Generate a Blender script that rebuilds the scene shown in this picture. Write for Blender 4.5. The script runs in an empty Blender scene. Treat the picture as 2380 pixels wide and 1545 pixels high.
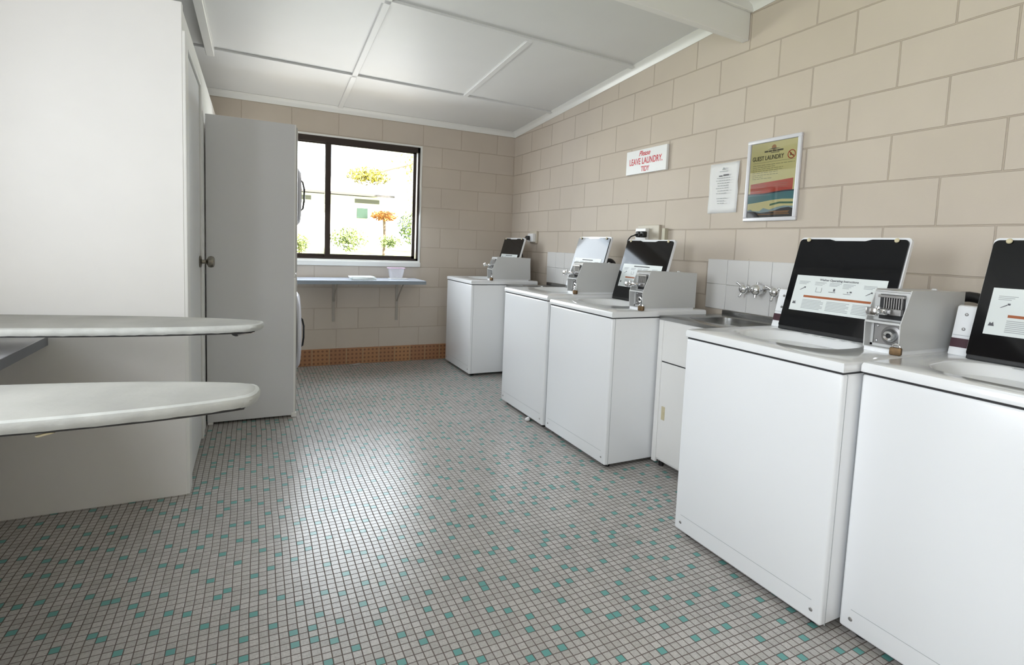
import bpy, bmesh, math, random
from mathutils import Vector, Matrix
random.seed(7)
S = bpy.context.scene
COL = S.collection

# ---------------------------------------------------------------- materials
MATS = {}
def mat(name, col, rough=.5, metal=0, spec=.5, coat=0, noise=0, nscale=30, bump=0, bscale=200, alpha=1, emis=None):
    if name in MATS: return MATS[name]
    m = bpy.data.materials.new(name); m.use_nodes = True
    nt = m.node_tree; N = nt.nodes; L = nt.links
    b = N['Principled BSDF']
    b.inputs['Base Color'].default_value = (*col, 1)
    b.inputs['Roughness'].default_value = rough
    b.inputs['Metallic'].default_value = metal
    b.inputs['Specular IOR Level'].default_value = spec
    b.inputs['Coat Weight'].default_value = coat
    b.inputs['Coat Roughness'].default_value = .08
    tc = N.new('ShaderNodeTexCoord')
    if noise:
        nz = N.new('ShaderNodeTexNoise'); nz.inputs['Scale'].default_value = nscale; nz.inputs['Detail'].default_value = 4
        L.new(tc.outputs['Object'], nz.inputs['Vector'])
        mr = N.new('ShaderNodeMapRange'); mr.inputs[1].default_value = .3; mr.inputs[2].default_value = .7
        mr.inputs[3].default_value = 1 - noise; mr.inputs[4].default_value = 1 + noise
        L.new(nz.outputs['Fac'], mr.inputs[0])
        mx = N.new('ShaderNodeVectorMath'); mx.operation = 'SCALE'
        mx.inputs[0].default_value = col
        L.new(mr.outputs[0], mx.inputs['Scale']); L.new(mx.outputs[0], b.inputs['Base Color'])
    if bump:
        n2 = N.new('ShaderNodeTexNoise'); n2.inputs['Scale'].default_value = bscale; n2.inputs['Detail'].default_value = 3
        L.new(tc.outputs['Object'], n2.inputs['Vector'])
        bp = N.new('ShaderNodeBump'); bp.inputs['Strength'].default_value = bump; bp.inputs['Distance'].default_value = .002
        L.new(n2.outputs['Fac'], bp.inputs['Height']); L.new(bp.outputs[0], b.inputs['Normal'])
    MATS[name] = m
    return m

def mathn(nt, op, a, b=None, c=None):
    n = nt.nodes.new('ShaderNodeMath'); n.operation = op
    for i, v in enumerate((a, b, c)):
        if v is None: continue
        if isinstance(v, (int, float)): n.inputs[i].default_value = v
        else: nt.links.new(v, n.inputs[i])
    return n.outputs[0]

def block_mat(name, axis, shift, col, jt=1.0):
    """painted concrete block: 400 x 200 mm stretcher bond with raked joints"""
    m = bpy.data.materials.new(name); m.use_nodes = True
    nt = m.node_tree; N = nt.nodes; L = nt.links; b = N['Principled BSDF']
    g = N.new('ShaderNodeNewGeometry'); sp = N.new('ShaderNodeSeparateXYZ'); L.new(g.outputs['Position'], sp.inputs[0])
    u = mathn(nt, 'ADD', sp.outputs[axis], shift)
    v = mathn(nt, 'ADD', sp.outputs[2], 2 - 1.3414)
    cb = N.new('ShaderNodeCombineXYZ'); L.new(u, cb.inputs[0]); L.new(v, cb.inputs[1])
    # a little wobble in the joints
    nz = N.new('ShaderNodeTexNoise'); nz.inputs['Scale'].default_value = 9; L.new(g.outputs['Position'], nz.inputs['Vector'])
    ws = N.new('ShaderNodeVectorMath'); ws.operation = 'SUBTRACT'; L.new(nz.outputs['Color'], ws.inputs[0]); ws.inputs[1].default_value = (.5, .5, .5)
    wm = N.new('ShaderNodeVectorMath'); wm.operation = 'SCALE'; L.new(ws.outputs[0], wm.inputs[0]); wm.inputs['Scale'].default_value = .004
    wa = N.new('ShaderNodeVectorMath'); wa.operation = 'ADD'; L.new(cb.outputs[0], wa.inputs[0]); L.new(wm.outputs[0], wa.inputs[1])
    br = N.new('ShaderNodeTexBrick'); L.new(wa.outputs[0], br.inputs['Vector'])
    br.offset = .5; br.offset_frequency = 2; br.squash = 1
    br.inputs['Scale'].default_value = 1; br.inputs['Brick Width'].default_value = .4; br.inputs['Row Height'].default_value = .2
    br.inputs['Mortar Size'].default_value = .0042; br.inputs['Mortar Smooth'].default_value = .35; br.inputs['Bias'].default_value = 0
    br.inputs['Color1'].default_value = (*col, 1)
    br.inputs['Color2'].default_value = (col[0]*.95, col[1]*.94, col[2]*.92, 1)
    br.inputs['Mortar'].default_value = (col[0]*.78*jt, col[1]*.75*jt, col[2]*.72*jt, 1)
    # pits and faint blotches
    n2 = N.new('ShaderNodeTexNoise'); n2.inputs['Scale'].default_value = 2.2; n2.inputs['Detail'].default_value = 5; L.new(g.outputs['Position'], n2.inputs['Vector'])
    mr = N.new('ShaderNodeMapRange'); mr.inputs[1].default_value = .3; mr.inputs[2].default_value = .7; mr.inputs[3].default_value = .96; mr.inputs[4].default_value = 1.03
    L.new(n2.outputs['Fac'], mr.inputs[0])
    vo = N.new('ShaderNodeTexVoronoi'); vo.inputs['Scale'].default_value = 5.5; L.new(g.outputs['Position'], vo.inputs['Vector'])
    pit = mathn(nt, 'LESS_THAN', vo.outputs['Distance'], .022)
    pk = mathn(nt, 'SUBTRACT', 1, mathn(nt, 'MULTIPLY', pit, .35))
    sc = mathn(nt, 'MULTIPLY', mr.outputs[0], pk)
    mx = N.new('ShaderNodeVectorMath'); mx.operation = 'SCALE'; L.new(br.outputs['Color'], mx.inputs[0]); L.new(sc, mx.inputs['Scale'])
    L.new(mx.outputs[0], b.inputs['Base Color']); b.inputs['Roughness'].default_value = .55; b.inputs['Specular IOR Level'].default_value = .3
    n3 = N.new('ShaderNodeTexNoise'); n3.inputs['Scale'].default_value = 90; L.new(g.outputs['Position'], n3.inputs['Vector'])
    h = mathn(nt, 'ADD', mathn(nt, 'MULTIPLY', br.outputs['Fac'], -1), mathn(nt, 'MULTIPLY', n3.outputs['Fac'], .10))
    bp = N.new('ShaderNodeBump'); bp.inputs['Strength'].default_value = .8; bp.inputs['Distance'].default_value = .004
    L.new(h, bp.inputs['Height']); L.new(bp.outputs[0], b.inputs['Normal'])
    return m

def floor_mat():
    m = bpy.data.materials.new('mosaic_floor'); m.use_nodes = True
    nt = m.node_tree; N = nt.nodes; L = nt.links; b = N['Principled BSDF']
    g = N.new('ShaderNodeNewGeometry'); 
    nz = N.new('ShaderNodeTexNoise'); nz.inputs['Scale'].default_value = 2.5; L.new(g.outputs['Position'], nz.inputs['Vector'])
    ws = N.new('ShaderNodeVectorMath'); ws.operation = 'SUBTRACT'; L.new(nz.outputs['Color'], ws.inputs[0]); ws.inputs[1].default_value = (.5, .5, .5)
    wm = N.new('ShaderNodeVectorMath'); wm.operation = 'SCALE'; L.new(ws.outputs[0], wm.inputs[0]); wm.inputs['Scale'].default_value = .014
    wa = N.new('ShaderNodeVectorMath'); wa.operation = 'ADD'; L.new(g.outputs['Position'], wa.inputs[0]); L.new(wm.outputs[0], wa.inputs[1])
    sp = N.new('ShaderNodeSeparateXYZ'); L.new(wa.outputs[0], sp.inputs[0])
    P = .0268
    u = mathn(nt, 'DIVIDE', mathn(nt, 'ADD', sp.outputs[0], 10), P); v = mathn(nt, 'DIVIDE', mathn(nt, 'ADD', sp.outputs[1], 10), .0264)
    cx = mathn(nt, 'FLOOR', u); cy = mathn(nt, 'FLOOR', v)
    fx = mathn(nt, 'SUBTRACT', u, cx); fy = mathn(nt, 'SUBTRACT', v, cy)
    ex = mathn(nt, 'SUBTRACT', .5, mathn(nt, 'ABSOLUTE', mathn(nt, 'SUBTRACT', fx, .5)))
    ey = mathn(nt, 'SUBTRACT', .5, mathn(nt, 'ABSOLUTE', mathn(nt, 'SUBTRACT', fy, .5)))
    e = mathn(nt, 'MINIMUM', ex, ey)
    tile = N.new('ShaderNodeMapRange'); tile.inputs[1].default_value = .032; tile.inputs[2].default_value = .075; L.new(e, tile.inputs[0])
    # per-sheet pattern of accent tiles: about one in each column of eleven
    sh = mathn(nt, 'FLOOR', mathn(nt, 'DIVIDE', cy, 11)); row = mathn(nt, 'SUBTRACT', cy, mathn(nt, 'MULTIPLY', sh, 11))
    sx = mathn(nt, 'FLOOR', mathn(nt, 'DIVIDE', cx, 11)); cc = mathn(nt, 'SUBTRACT', cx, mathn(nt, 'MULTIPLY', sx, 11))
    c2 = N.new('ShaderNodeCombineXYZ'); L.new(cx, c2.inputs[0]); L.new(sh, c2.inputs[1])
    wn = N.new('ShaderNodeTexWhiteNoise'); wn.noise_dimensions = '2D'; L.new(c2.outputs[0], wn.inputs['Vector'])
    c4 = N.new('ShaderNodeCombineXYZ'); L.new(sx, c4.inputs[0]); L.new(sh, c4.inputs[1])
    wq = N.new('ShaderNodeTexWhiteNoise'); wq.noise_dimensions = '2D'; L.new(c4.outputs[0], wq.inputs['Vector'])
    base = mathn(nt, 'ADD', mathn(nt, 'MULTIPLY', cc, 4.6), mathn(nt, 'ADD', mathn(nt, 'MULTIPLY', wq.outputs['Value'], 11), mathn(nt, 'MULTIPLY', wn.outputs['Value'], 3.2)))
    pick = mathn(nt, 'FLOOR', mathn(nt, 'MODULO', base, 11.6))
    teal = mathn(nt, 'COMPARE', pick, row, .4)
    c3 = N.new('ShaderNodeCombineXYZ'); L.new(cx, c3.inputs[0]); L.new(cy, c3.inputs[1])
    w2 = N.new('ShaderNodeTexWhiteNoise'); w2.noise_dimensions = '2D'; L.new(c3.outputs[0], w2.inputs['Vector'])
    cr = N.new('ShaderNodeValToRGB'); L.new(w2.outputs['Value'], cr.inputs[0])
    cr.color_ramp.elements[0].color = (.40, .38, .355, 1); cr.color_ramp.elements[1].color = (.50, .475, .45, 1)
    el = cr.color_ramp.elements.new(.5); el.color = (.45, .43, .405, 1)
    # speckle in the stone coloured tiles
    n2 = N.new('ShaderNodeTexNoise'); n2.inputs['Scale'].default_value = 170; n2.inputs['Detail'].default_value = 3; L.new(g.outputs['Position'], n2.inputs['Vector'])
    mr = N.new('ShaderNodeMapRange'); mr.inputs[1].default_value = .3; mr.inputs[2].default_value = .7; mr.inputs[3].default_value = .80; mr.inputs[4].default_value = 1.14
    L.new(n2.outputs['Fac'], mr.inputs[0])
    s1 = N.new('ShaderNodeVectorMath'); s1.operation = 'SCALE'; L.new(cr.outputs[0], s1.inputs[0]); L.new(mr.outputs[0], s1.inputs['Scale'])
    m1 = N.new('ShaderNodeMix'); m1.data_type = 'RGBA'; L.new(teal, m1.inputs[0]); L.new(s1.outputs[0], m1.inputs[6]); m1.inputs[7].default_value = (.12, .33, .305, 1)
    m2 = N.new('ShaderNodeMix'); m2.data_type = 'RGBA'; L.new(tile.outputs[0], m2.inputs[0]); m2.inputs[6].default_value = (.115, .085, .073, 1); L.new(m1.outputs[2], m2.inputs[7])
    # ground-in dirt blotches
    n3 = N.new('ShaderNodeTexNoise'); n3.inputs['Scale'].default_value = 1.7; n3.inputs['Detail'].default_value = 6; L.new(g.outputs['Position'], n3.inputs['Vector'])
    d = N.new('ShaderNodeMapRange'); d.inputs[1].default_value = .35; d.inputs[2].default_value = .65; d.inputs[3].default_value = .88; d.inputs[4].default_value = 1.05
    L.new(n3.outputs['Fac'], d.inputs[0])
    s2 = N.new('ShaderNodeVectorMath'); s2.operation = 'SCALE'; L.new(m2.outputs[2], s2.inputs[0]); L.new(d.outputs[0], s2.inputs['Scale'])
    L.new(s2.outputs[0], b.inputs['Base Color'])
    r = N.new('ShaderNodeMapRange'); L.new(tile.outputs[0], r.inputs[0]); r.inputs[3].default_value = .8; r.inputs[4].default_value = .30
    L.new(r.outputs[0], b.inputs['Roughness']); b.inputs['Specular IOR Level'].default_value = .5
    h = mathn(nt, 'ADD', tile.outputs[0], mathn(nt, 'MULTIPLY', n2.outputs['Fac'], .12))
    bp = N.new('ShaderNodeBump'); bp.inputs['Strength'].default_value = .45; bp.inputs['Distance'].default_value = .0015
    L.new(h, bp.inputs['Height']); L.new(bp.outputs[0], b.inputs['Normal'])
    return m

def skirting_mat(axis):
    """terracotta skirting tiles with an embossed flower-and-dot ornament"""
    m = bpy.data.materials.new('terracotta_tile'); m.use_nodes = True
    nt = m.node_tree; N = nt.nodes; L = nt.links; b = N['Principled BSDF']
    g = N.new('ShaderNodeNewGeometry'); sp = N.new('ShaderNodeSeparateXYZ'); L.new(g.outputs['Position'], sp.inputs[0])
    u = mathn(nt, 'DIVIDE', mathn(nt, 'ADD', sp.outputs[axis], 9), .155); fu = mathn(nt, 'FRACT', u); cu = mathn(nt, 'FLOOR', u)
    k = mathn(nt, 'FRACT', mathn(nt, 'MULTIPLY', u, 4)); kz = mathn(nt, 'FRACT', mathn(nt, 'MULTIPLY', sp.outputs[2], 26))
    dx = mathn(nt, 'SUBTRACT', k, .5); dz = mathn(nt, 'SUBTRACT', kz, .5)
    dd = mathn(nt, 'SQRT', mathn(nt, 'ADD', mathn(nt, 'MULTIPLY', dx, dx), mathn(nt, 'MULTIPLY', dz, dz)))
    dot = mathn(nt, 'LESS_THAN', dd, .26)
    jt = mathn(nt, 'LESS_THAN', fu, .045)
    w = N.new('ShaderNodeTexWhiteNoise'); w.noise_dimensions = '1D'; L.new(cu, w.inputs['W'])
    cr = N.new('ShaderNodeValToRGB'); L.new(w.outputs['Value'], cr.inputs[0])
    cr.color_ramp.elements[0].color = (.36, .17, .09, 1); cr.color_ramp.elements[1].color = (.50, .26, .12, 1)
    a = N.new('ShaderNodeMix'); a.data_type = 'RGBA'; L.new(mathn(nt, 'MULTIPLY', dot, .7), a.inputs[0]); L.new(cr.outputs[0], a.inputs[6]); a.inputs[7].default_value = (.16, .07, .04, 1)
    c = N.new('ShaderNodeMix'); c.data_type = 'RGBA'; L.new(jt, c.inputs[0]); L.new(a.outputs[2], c.inputs[6]); c.inputs[7].default_value = (.42, .30, .17, 1)
    L.new(c.outputs[2], b.inputs['Base Color']); b.inputs['Roughness'].default_value = .45
    return m

def glass_mat(name='window_glass', tint=(1, 1, 1)):
    m = bpy.data.materials.new(name); m.use_nodes = True
    nt = m.node_tree; N = nt.nodes; L = nt.links
    for n in list(N):
        if n.type != 'OUTPUT_MATERIAL': N.remove(n)
    out = N['Material Output']
    t = N.new('ShaderNodeBsdfTransparent'); t.inputs[0].default_value = (*tint, 1)
    gl = N.new('ShaderNodeBsdfGlossy'); gl.inputs['Roughness'].default_value = .02
    fr = N.new('ShaderNodeFresnel'); fr.inputs[0].default_value = 1.45
    mx = N.new('ShaderNodeMixShader'); L.new(fr.outputs[0], mx.inputs[0]); L.new(t.outputs[0], mx.inputs[1]); L.new(gl.outputs[0], mx.inputs[2])
    L.new(mx.outputs[0], out.inputs[0])
    return m

BEIGE = (.60, .53, .455)
M_BLOCK_R = block_mat('painted_block_right', 1, 3.7856, BEIGE)
M_BLOCK_B = block_mat('painted_block_back', 0, 8.8059, BEIGE, 1.13)
M_FLOOR = floor_mat()
M_CEIL = mat('ceiling_paint', (.71, .715, .705), .5, spec=.18, noise=.015, nscale=3, bump=.05, bscale=40)
M_TRIM = mat('gloss_trim_paint', (.80, .80, .77), .3)
M_WHITE = mat('painted_board', (.84, .83, .81), .45, noise=.012, nscale=6, bump=.05, bscale=60)
M_DOOR = mat('door_paint', (.74, .75, .75), .4, bump=.05, bscale=80)
M_PANEL = mat('laminate_panel', (.70, .70, .71), .42)
M_ENAMEL = mat('white_enamel', (.84, .85, .865), .22, spec=.5, coat=.3)
M_ENAMEL2 = mat('white_enamel_top', (.82, .83, .84), .16, spec=.5, coat=.4)
M_GREYBOX = mat('light_grey_steel', (.60, .605, .60), .35)
M_BLACK = mat('gloss_black_plastic', (.003, .0033, .0045), .06, spec=.42)
M_BLACKM = mat('black_rubber', (.01, .01, .011), .45)
M_DARK = mat('dark_gap', (.03, .03, .032), .7)
M_CHROME = mat('chrome', (.82, .83, .85), .12, metal=1)
M_STEEL = mat('stainless_steel', (.36, .36, .355), .24, metal=1, noise=.05, nscale=15)
M_LOCKP = mat('zinc_plate', (.36, .35, .345), .4, metal=.8, noise=.08, nscale=25)
M_BRASS = mat('aged_brass', (.17, .105, .05), .5, metal=.6, noise=.2, nscale=80)
M_CREAM = mat('cream_rubber', (.62, .55, .36), .5)
M_PAPER = mat('white_paper', (.80, .80, .80), .7)
M_LABEL = mat('label_white', (.72, .76, .75), .4)
M_INK = mat('label_ink', (.10, .10, .11), .6)
M_INKL = mat('label_ink_pale', (.42, .44, .45), .6)
M_ORANGE = mat('label_orange', (.36, .10, .03), .5)
M_MAROON = mat('maroon_band', (.04, .004, .012), .5)
M_RED = mat('sign_red', (.60, .03, .05), .45)
M_SIGN = mat('sign_white', (.86, .87, .88), .35)
M_BROWN = mat('bronze_aluminium', (.035, .024, .020), .35, metal=.3)
M_SILVERF = mat('silver_frame', (.72, .72, .76), .4, metal=.15)
M_GLASS = glass_mat()
M_TILE = mat('white_glazed_tile', (.74, .73, .715), .15, coat=.3)
M_GROUT = mat('grey_grout', (.55, .54, .52), .8)
M_SHELF = mat('blue_grey_laminate', (.60, .65, .74), .22)
M_SHELFE = mat('slate_edge', (.24, .275, .31), .4)
M_BENCH = mat('pale_laminate', (.84, .84, .86), .35)
M_BENCHE = mat('grey_edge', (.20, .21, .23), .4)
M_CLOTH = mat('ironing_cover', (.385, .38, .352), .8, noise=.13, nscale=5, bump=.5, bscale=35)
M_CLOTHE = mat('ironing_cover_edge', (.54, .55, .525), .8, noise=.08, nscale=20, bump=.6, bscale=90)
M_UNDER = mat('dark_metal', (.06, .06, .06), .45, metal=.5)
M_KNOB = mat('tarnished_knob', (.28, .26, .22), .28, metal=1, noise=.25, nscale=60)
M_DRYER = mat('dryer_enamel', (.55, .53, .50), .3)
M_BRACKET = mat('painted_steel', (.40, .36, .31), .5)

# ---------------------------------------------------------------- mesh helpers
class MB:
    def __init__(s): s.bm = bmesh.new()
    def add(s, bm2, M=None):
        if M is not None: bmesh.ops.transform(bm2, matrix=M, verts=bm2.verts)
        me = bpy.data.meshes.new('t'); bm2.to_mesh(me); bm2.free(); s.bm.from_mesh(me); bpy.data.meshes.remove(me); return s
    def box(s, x0, x1, y0, y1, z0, z1, bev=0, seg=2, M=None):
        b = bmesh.new(); bmesh.ops.create_cube(b, size=1)
        for v in b.verts: v.co = Vector(((x0+x1)/2+v.co.x*(x1-x0), (y0+y1)/2+v.co.y*(y1-y0), (z0+z1)/2+v.co.z*(z1-z0)))
        if bev: bmesh.ops.bevel(b, geom=b.edges[:], offset=bev, segments=seg, affect='EDGES', profile=.5)
        return s.add(b, M)
    def prism(s, pts, a, b_, axis='y', bev=0, M=None):
        """polygon pts extruded between a and b_ along axis; pts are the two other coordinates in xyz order"""
        b = bmesh.new()
        def P(p, t): return {'x': (t, p[0], p[1]), 'y': (p[0], t, p[1]), 'z': (p[0], p[1], t)}[axis]
        v0 = [b.verts.new(P(p, a)) for p in pts]; v1 = [b.verts.new(P(p, b_)) for p in pts]
        n = len(pts); b.faces.new(v0); b.faces.new(v1)
        for i in range(n): b.faces.new((v0[i], v0[(i+1) % n], v1[(i+1) % n], v1[i]))
        bmesh.ops.recalc_face_normals(b, faces=b.faces)
        if bev: bmesh.ops.bevel(b, geom=b.edges[:], offset=bev, segments=2, affect='EDGES')
        return s.add(b, M)
    def cyl(s, p0, p1, r, r2=None, n=20, bev=0):
        p0 = Vector(p0); p1 = Vector(p1); d = p1-p0
        b = bmesh.new(); bmesh.ops.create_cone(b, cap_ends=True, segments=n, radius1=r, radius2=r if r2 is None else r2, depth=d.length)
        if bev: bmesh.ops.bevel(b, geom=[e for e in b.edges if abs(e.verts[0].co.z-e.verts[1].co.z) < 1e-6], offset=bev, segments=2, affect='EDGES')
        return s.add(b, Matrix.Translation((p0+p1)/2) @ d.to_track_quat('Z', 'Y').to_matrix().to_4x4())
    def ball(s, c, r, sc=(1, 1, 1), n=16):
        b = bmesh.new(); bmesh.ops.create_uvsphere(b, u_segments=n, v_segments=n//2+2, radius=r)
        return s.add(b, Matrix.Translation(c) @ Matrix.Diagonal((*sc, 1)))
    def lathe(s, prof, c, ax=(0, 0, 1), n=28):
        """profile (radius, height) pairs turned about ax through c"""
        b = bmesh.new(); rings = []
        for r, h in prof:
            if r < 1e-6: rings.append([b.verts.new((0, 0, h))])
            else: rings.append([b.verts.new((r*math.cos(2*math.pi*i/n), r*math.sin(2*math.pi*i/n), h)) for i in range(n)])
        for A, B in zip(rings, rings[1:]):
            for i in range(n):
                j = (i+1) % n
                q = [A[i % len(A)], A[j % len(A)], B[j % len(B)], B[i % len(B)]]
                q = list(dict.fromkeys(q))
                if len(q) > 2: b.faces.new(q)
        bmesh.ops.recalc_face_normals(b, faces=b.faces)
        return s.add(b, Matrix.Translation(c) @ Vector(ax).to_track_quat('Z', 'Y').to_matrix().to_4x4())
    def tube(s, pts, r, n=10, closed=False):
        pts = [Vector(p) for p in pts]; b = bmesh.new(); rings = []
        m = len(pts)
        for i, p in enumerate(pts):
            if closed: t = pts[(i+1) % m]-pts[i-1]
            else: t = pts[min(i+1, m-1)]-pts[max(i-1, 0)]
            q = t.to_track_quat('Z', 'Y' if abs(t.normalized().y) < .9 else 'X')
            rings.append([b.verts.new(p+q @ Vector((r*math.cos(2*math.pi*k/n), r*math.sin(2*math.pi*k/n), 0))) for k in range(n)])
        for A, B in zip(rings, rings[1:] + (rings[:1] if closed else [])):
            # match the closest start to avoid twisting
            off = min(range(n), key=lambda o: (A[0].co-B[o].co).length)
            for k in range(n): b.faces.new((A[k], A[(k+1) % n], B[(k+1+off) % n], B[(k+off) % n]))
        if not closed: b.faces.new(rings[0]); b.faces.new(rings[-1])
        bmesh.ops.recalc_face_normals(b, faces=b.faces)
        return s.add(b)
    def build(s, name, m, parent=None, smooth=False, label=None):
        me = bpy.data.meshes.new(name); 
        s.bm.to_mesh(me); s.bm.free()
        me.materials.append(m)
        if smooth:
            me.shade_smooth()
            try: me.set_sharp_from_angle(angle=math.radians(38))
            except Exception: pass
        o = bpy.data.objects.new(name, me); COL.objects.link(o)
        if parent: o.parent = parent
        if label: o['label'] = label
        return o

def rrect(w, h, r, n=6, cx=0, cy=0):
    """rounded rectangle outline"""
    P = []
    for sx, sy, a0 in ((1, 1, 0), (-1, 1, 90), (-1, -1, 180), (1, -1, 270)):
        for i in range(n+1):
            a = math.radians(a0+90*i/n); P.append((cx+sx*(w/2-r)+r*math.cos(a), cy+sy*(h/2-r)+r*math.sin(a)))
    return P

def thing(name, label, cat, loc=(0, 0, 0), rz=0, group=None):
    o = bpy.data.objects.new(name, None); COL.objects.link(o); o.location = loc; o.rotation_euler = (0, 0, rz)
    o.empty_display_size = .1
    o['label'] = label; o['category'] = cat
    if group: o['group'] = group
    return o
def tag(o, label, cat, group=None):
    o['label'] = label; o['category'] = cat
    if group: o['group'] = group
    return o
def struct(o):
    o['kind'] = 'structure'; return o

# text -> mesh geometry (built-in font), laid into a bmesh with a matrix
def text_bm(txt, size, M, align='LEFT', shear=0, bold=0, space=1, depth=0):
    c = bpy.data.curves.new('t', 'FONT'); c.body = txt; c.size = size; c.align_x = align; c.shear = shear; c.offset = bold; c.space_character = space; c.extrude = depth
    o = bpy.data.objects.new('t', c); COL.objects.link(o)
    bpy.context.view_layer.update()
    dg = bpy.context.evaluated_depsgraph_get(); me = bpy.data.meshes.new_from_object(o.evaluated_get(dg))
    b = bmesh.new(); b.from_mesh(me); bmesh.ops.transform(b, matrix=M, verts=b.verts)
    bpy.data.objects.remove(o); bpy.data.curves.remove(c); bpy.data.meshes.remove(me)
    return b
RW = Matrix(((0, 0, -1), (-1, 0, 0), (0, 1, 0))).to_4x4()    # text on the right wall: x->-y, y->z, normal -x
def on_right(x, y, z, sx=1, sy=1): return Matrix.Translation((x, y, z)) @ RW @ Matrix.Diagonal((sx, sy, 1, 1))

# ---------------------------------------------------------------- the room
YB = 5.199; XL = -3.86; YF = -1.7
CZ = lambda y: 2.39 + .068*(YB-y)
b = MB().box(XL, 0, YF, YB, -.12, 0); struct(b.build('floor', M_FLOOR))
b = MB(); b.prism([(YF, 0), (YB+.2, 0), (YB+.2, 2.62), (YF, 2.95)], 0, .2, 'x'); struct(b.build('wall_right', M_BLOCK_R))
WX0, WX1, WZ0, WZ1 = -2.50, -1.012, .99, 2.135
b = MB(); b.box(XL-.2, WX0, YB, YB+.2, 0, 2.6); b.box(WX1, 0, YB, YB+.2, 0, 2.6); b.box(WX0, WX1, YB, YB+.2, 0, WZ0); b.box(WX0, WX1, YB, YB+.2, WZ1, 2.6)
struct(b.build('wall_back', M_BLOCK_B))
LZ0, LZ1 = 1.0, 2.10
b = MB(); b.box(XL-.2, XL, YF, -1.60, 0, 2.95); b.box(XL-.2, XL, -.40, .70, 0, 2.95); b.box(XL-.2, XL, 1.90, YB, 0, 2.75)
for q in ((-1.60, -.40), (.70, 1.90)): b.box(XL-.2, XL, q[0], q[1], 0, LZ0); b.box(XL-.2, XL, q[0], q[1], LZ1, 2.95)
struct(b.build('wall_left', M_BLOCK_R))
b = MB(); b.box(XL-.2, .2, YF-.2, YF, 0, 2.95); struct(b.build('wall_front', M_BLOCK_B))
b = MB(); b.prism([(YF-.2, CZ(YF-.2)), (YB+.2, CZ(YB+.2)), (YB+.2, CZ(YB+.2)+.15), (YF-.2, CZ(YF-.2)+.15)], XL-.2, .2, 'x')
struct(b.build('ceiling', M_CEIL))

# ceiling cover strips (they run slightly askew to the back wall)
def strip(p0, p1, w=.042, t=.014):
    """flat batten under the sloping ceiling from (x,y) to (x,y)"""
    p0 = Vector((p0[0], p0[1], CZ(p0[1]))); p1 = Vector((p1[0], p1[1], CZ(p1[1]))); d = (p1-p0); L = d.length; d.normalize()
    n = Vector((0, -.068, -1)).normalized(); sd = d.cross(n).normalized()
    M = Matrix.Translation(p0) @ Matrix((d, sd, n)).transposed().to_4x4()
    return MB().box(0, L, -w/2, w/2, -.004, t, .003, 1, M)
k = 0
for p0, p1 in (((-3.8, 4.235), (-.02, 4.395)), ((-3.8, 2.99), (-.02, 3.215)), ((-1.85, 2.32), (-1.80, YB-.03)), ((-.90, 3.18), (-.90, 4.34))):
    k += 1; struct(strip(p0, p1).build('trim_%d' % k, M_CEIL))
k += 1; struct(strip((-2.80, 2.30), (-2.775, 4.27), .05, .06).build('trim_%d' % k, M_TRIM))
# scotia cornices
def cornice(a, b_, inward, nm):
    """a, b_ : wall points (x,y); inward: unit vector into the room"""
    prof = [(0, .0), (0, -.050), (.006, -.052), (.012, -.040), (.018, -.026), (.028, -.016), (.042, -.010), (.052, -.006), (.05, 0)]
    bm = bmesh.new(); rs = []
    for (x, y) in (a, b_):
        rs.append([bm.verts.new((x+inward[0]*p, y+inward[1]*p, CZ(y+inward[1]*p)+q+.002)) for p, q in prof])
    n = len(prof)
    for i in range(n): bm.faces.new((rs[0][i], rs[0][(i+1) % n], rs[1][(i+1) % n], rs[1][i]))
    bm.faces.new(rs[0]); bm.faces.new(rs[1]); bmesh.ops.recalc_face_normals(bm, faces=bm.faces)
    m = MB(); m.add(bm); struct(m.build(nm, M_TRIM, smooth=True))
cornice((XL, YB), (0, YB), (0, -1), 'trim_6')
cornice((0, YB), (0, 2.29), (-1, 0), 'trim_7')
cornice((0, 2.21), (0, YF), (-1, 0), 'trim_8')
# ceiling beam
b = MB(); M = Matrix.Translation((0, 2.222, 0)) @ Matrix.Rotation(math.atan(.055), 4, 'Z')
b.box(XL, -.002, 0, .045, 2.395, 2.62, .004, 1, M); b.box(XL, -.002, -.022, 0.001, 2.545, 2.61, .004, 1, M)
struct(b.build('trim_9', M_TRIM))

# skirting
M_SKB = skirting_mat(0); M_SKR = skirting_mat(1)
struct(MB().box(-2.255, -.012, YB-.012, YB, 0, .156, .002, 1).build('baseboard_back', M_SKB))
struct(MB().box(-.012, 0, YF, YB, 0, .156, .002, 1).build('baseboard_right', M_SKR))

# inner partition: cupboard wall, its side holds the door
b = MB(); b.box(XL, -2.785, 2.735, 2.775, 0, 2.165, .002, 1); struct(b.build('wall_partition', M_WHITE))
b = MB(); b.box(-2.83, -2.790, 2.776, 2.83, 0, 2.16); b.box(-2.83, -2.790, 3.47, YB, 0, 2.16); b.box(-2.83, -2.790, 2.83, 3.47, 2.02, 2.16)
struct(b.build('wall_inner', M_WHITE))
struct(MB().box(XL, -2.830, 2.776, YB, 2.12, 2.155).build('trim_10', M_WHITE))   # lid of the cupboard
b = MB()    # door frame: architraves and head
b.box(-2.792, -2.772, 2.737, 2.832, 0, 2.05, .004); b.box(-2.792, -2.772, 3.475, 3.545, 0, 2.05, .004); b.box(-2.792, -2.772, 2.832, 3.475, 2.005, 2.05, .004)
b.box(-2.792, -2.776, 3.62, 3.69, 0, 1.9, .003)
struct(b.build('trim_11', M_TRIM))
d = thing('door_1', 'white flush door', 'door', (-2.80, 2.838, 0)); d['kind'] = 'structure'
del d['label']; del d['category']
MB().box(-.018, .018, 0, .63, .012, 2.0, .003).build('door_leaf', M_DOOR, d)
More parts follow.
